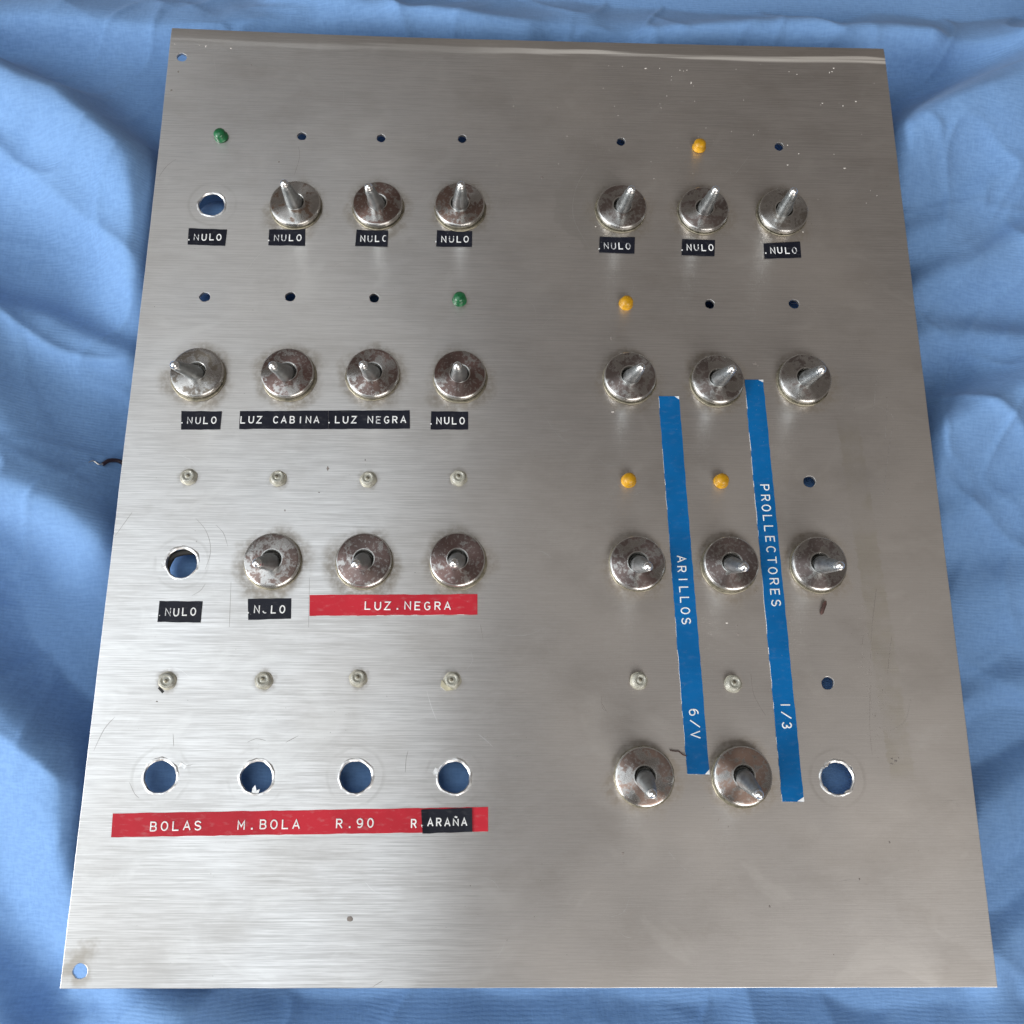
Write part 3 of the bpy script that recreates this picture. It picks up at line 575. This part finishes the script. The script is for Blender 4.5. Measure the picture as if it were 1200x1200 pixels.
for k in range(70):
    x, y = R.uniform(-156, 156), R.uniform(-190, 184); a = R.gauss(0, .5) if R.random() < .6 else R.uniform(-1.6, 1.6); l = R.uniform(3, 16); b = R.uniform(-.5, .5)
    if min(math.hypot(x-s[0], y-s[1]) for s in SW+[(q[0], q[1]) for q in BIG]) < 24: continue
    if any(min(p[0] for p in q)-9 < x < max(p[0] for p in q)+9 and min(p[1] for p in q)-9 < y < max(p[1] for p in q)+9 for _, q, _ in TAPES): continue
    ribbon([(x, y), (x+l*.5*math.cos(a), y+l*.5*math.sin(a)), (x+l*math.cos(a+b), y+l*math.sin(a+b))], .08, .03, Vl, Fl)
link('scratches', mesh('scratches', Vd, Fd, MAT['ink']), panel, kind='stuff', label='fine dark pencil lines and scuffs on the plate')
link('scratches', mesh('scratches', Vl, Fl, MAT['light']), panel, kind='stuff', label='fine bright scratches on the plate')
WHITE = [(-157.8,186.7),(-146.9,186.6),(-144.2,186.2),(-133.2,185.6),(66.3,180.9),(67.9,180.5),(69.4,181.0),(57.2,181.6),(135.0,181.9),(136.0,183.8),(133.8,181.4),(138.4,163.9),(144.4,166.3),(129.3,165.0),(136.3,131.7),(111.3,132.8),(71.0,174.2),(97.3,147.7),(32.0,15.9),(73.2,-69.1),(112.0,142.8),(116.6,138.6),(51.0,181.4),(119.0,180.1),(115.5,99.8),(26.8,100.2)]
DARK = [(-155.1,172.5),(-157.2,163.1),(-123.8,177.4),(-108.6,128.8),(-137.3,-99.8),(-136.6,-94.5),(-83.1,-19.3),(-95.8,-26.7),(-63.8,-173.6),(-80.3,-9.4),(-65.9,-5.7),(32.1,48.2),(90.9,38.1),(92.0,37.4),(85.1,-56.8),(77.0,-70.0),(77.2,-73.3),(127.1,-147.9),(115.1,-160.3),(82.5,-169.4),(31.4,-151.9),(4.1,123.9),(133.5,-118.5),(132.3,-119.6),(131.0,-118.8),(130.8,-120.6)]
def blob(x, y, r, V, F, h):
    n = 7; n0 = len(V); ph = R.uniform(0, 6); e = R.uniform(.6, 1.4)
    for lv, (s_, z) in enumerate(((1, 0), (.7, h))):
        for k in range(n):
            a = 2*math.pi*k/n+ph; rr = r*s_*R.uniform(.7, 1.2); px, py = x+rr*e*math.cos(a), y+rr/e*math.sin(a); V.append((px*M, py*M, (plate_z(x, y)+z)*M))
    for k in range(n): F.append((n0+k, n0+(k+1) % n, n0+n+(k+1) % n, n0+n+k))
    F.append(tuple(n0+n+k for k in range(n)))
V, F = [], []
for x, y in WHITE: blob(x, y, R.uniform(.22, .48), V, F, .08)
for k in range(60):
    x = R.uniform(20, 156) if R.random() < .7 else R.uniform(-155, 20); blob(x, R.uniform(110, 186), R.uniform(.1, .22), V, F, .06)
link('paint_flecks', mesh('paint_flecks', V, F, MAT['fleck']), panel, kind='stuff', label='tiny pale flecks near the top of the plate')
V, F = [], []
for x, y in DARK: blob(x, y, R.uniform(.3, .6), V, F, .08)
for x, y, q in ((-63.8,-173.6,1.0),(4.1,123.9,.7),(90.9,38.1,.8),(-80.3,-9.4,.6)): blob(x, y, q, V, F, .12)
for k in range(110):
    x = 127+R.gauss(0, 2.2)-(k % 3); y = R.uniform(-112, -55) if k % 2 else R.gauss(-92, 9); blob(x+(y+90)*-.055+0, y, R.uniform(.08, .22), V, F, .05)
for k in range(50): blob(R.uniform(-155, 155), R.uniform(-190, 185), R.uniform(.08, .2), V, F, .05)
link('grime_specks', mesh('grime_specks', V, F, MAT['ink']), panel, kind='stuff', label='small dark specks of dirt on the plate')
# torn burrs and glue at some holes and lenses
def chip(pts, z, V, F, th=.25):
    n0 = len(V); n = len(pts)
    for x, y in pts: V.append((x*M, y*M, z*M))
    for x, y in pts: V.append((x*M, y*M, (z+th)*M))
    F.append(tuple(n0+k for k in range(n-1, -1, -1))); F.append(tuple(n0+n+k for k in range(n)))
    for k in range(n): F.append((n0+k, n0+(k+1) % n, n0+n+(k+1) % n, n0+n+k))
for pts, z, th in (([(-100.6,-131.6),(-98.4,-132.3),(-97.8,-130.4),(-99.0,-130.9),(-99.6,-129.0),(-100.5,-130.2)], -.2, .25),
        ([(-34.2,-123.2),(-35.6,-122.6),(-36.6,-124.6),(-35.4,-125.4),(-35.0,-124.4)], .0, .25),
        ([(-139.2,-48.0),(-140.9,-47.6),(-140.6,-49.9),(-139.4,-49.4)], .0, .4),
        ([(-123.9,-122.0),(-126.7,-121.6),(-127.5,-123.2),(-126.4,-122.6),(-125.2,-123.6)], .0, .25)):
    V, F = [], []; chip(pts, z, V, F, th); link('metal_burr', mesh('metal_burr', V, F, MAT['rim']), panel)
# the drilled holes keep a ragged, bright burr round their edge
for i, (x, y, rr) in enumerate(BIG):
    n = 96; V, F = [], []; ph = [R.uniform(0, 6.28) for _ in range(4)]
    for k in range(n):
        a = 2*math.pi*k/n; w = .16*math.sin(3*a+ph[0])+.10*math.sin(7*a+ph[1])+.07*math.sin(13*a+ph[2])+R.uniform(-.05, .05)
        hgt = .10+.09*math.sin(5*a+ph[3])+R.uniform(0, .06); up_ = max(0, math.sin(a+.35))
        for rad, z in ((rr-.30-.12*up_+w*.4, -1.3), (rr-.42-.30*up_+w*.5, -.35), (rr-.05+w*.5, hgt), (rr+.30+w*.8, hgt*.8), (rr+.62+w, -.02)):
            V.append(((x+rad*math.cos(a))*M, (y+rad*math.sin(a))*M, (z+plate_z(x, y))*M))
    for k in range(n):
        k2 = (k+1) % n
        for j in range(4): F.append((k*5+j, k2*5+j, k2*5+j+1, k*5+j+1))
    link('hole_rim', mesh('hole_rim', V, F, MAT['rim'], None, 45), panel)
V, F = [], []
chip([(-34.0,-91.2),(-32.6,-93.0),(-31.2,-93.9),(-29.6,-94.9),(-32.4,-95.3),(-34.4,-93.6)], .0, V, F, .8)
link('glue_blob', mesh('glue_blob', V, F, MAT['glue'], None, 30), panel, label='broken yellowed glue beside a clear indicator light')
V, F = [], []
chip([(-137.4,-95.0),(-135.6,-96.9),(-134.9,-96.2),(-136.7,-94.4)], .02, V, F, .3)
link('lens_fragment', mesh('lens_fragment', V, F, MAT['dark']), panel)
# loose wiring under the plate, one stripped end showing at the left edge
zc = lambda x, y: float(cloth_height(np.array([[x]], float), np.array([[y]], float))[0, 0])-PZ/M
def on_cloth(pts, lift): return [(x, y, min(zc(x, y)+lift, -3.0 if x > -166 else 99)) for x, y in pts]
P = smooth_path(on_cloth([(-175.2,-2.0),(-173.3,.3),(-169.9,.8),(-166.9,-1.6),(-163.6,-5.0)], 1.0)+[(-156,-9,-12),(-140,-16,-10),(-120,-20,-13),(-104,-34,-20),(-99,-47,-27)], 6)
v, f = tube(P, .85); wire = link('wire', mesh('wire', v, f, MAT['wire'], None, 50), panel, label='thin brown wire sticking out under the left edge')
v, f = tube(smooth_path(on_cloth([(-179.5,-2.4),(-178.2,-1.3),(-176.6,-2.2),(-174.6,-1.5)], .8), 4), [.25]*3+[.4]*10, 8); link('stripped_end', mesh('stripped_end', v, f, MAT['tin'], None, 50), wire)
for P in ([(-99,-47,-25),(-112,-40,-9),(-126,-42,-4),(-137,-44,-3),(-141,-50,-4),(-150,-60,-9)], [(-137.5,-43,-4),(-139.5,-50,-2.6),(-136,-56,-4),(-128,-60,-9),(-99,-60,-20)]):
    v, f = tube(smooth_path(P, 6), 1.3); link('wire', mesh('wire', v, f, MAT['dark'], None, 50), panel, label='black wire crossing behind the plate')

# ------------------------------------------------------------------ loose bits lying on the panel
def sliver(name, pts, rads, m, **pr):
    c = pts[len(pts)//2]; P = [(x-c[0], y-c[1], z) for x, y, z in pts]; v, f = tube(P, rads, 7)
    return link(name, mesh(name, v, f, m, None, 40), None, (c[0], c[1], PZ/M+plate_z(c[0], c[1])), **pr)
sliver('rust_sliver', [(111.4,-60.4,.75),(110.9,-61.6,.7),(110.2,-63.4,.65),(109.6,-65.0,.6),(109.3,-65.7,.5)], [.25,.75,.65,.6,.2], MAT['brown'], label='dark reddish brown sliver lying below the rightmost switch of the third row', category='sliver')
sliver('wire_strand', smooth_path([(49.6,-116.2,.4),(51.4,-116.5,.35),(52.8,-116.6,.35),(54.0,-117.6,.6),(55.4,-118.2,.7)], 3), .22, MAT['brown'], label='thin dark strand beside the lower end of the left blue tape', category='strand')
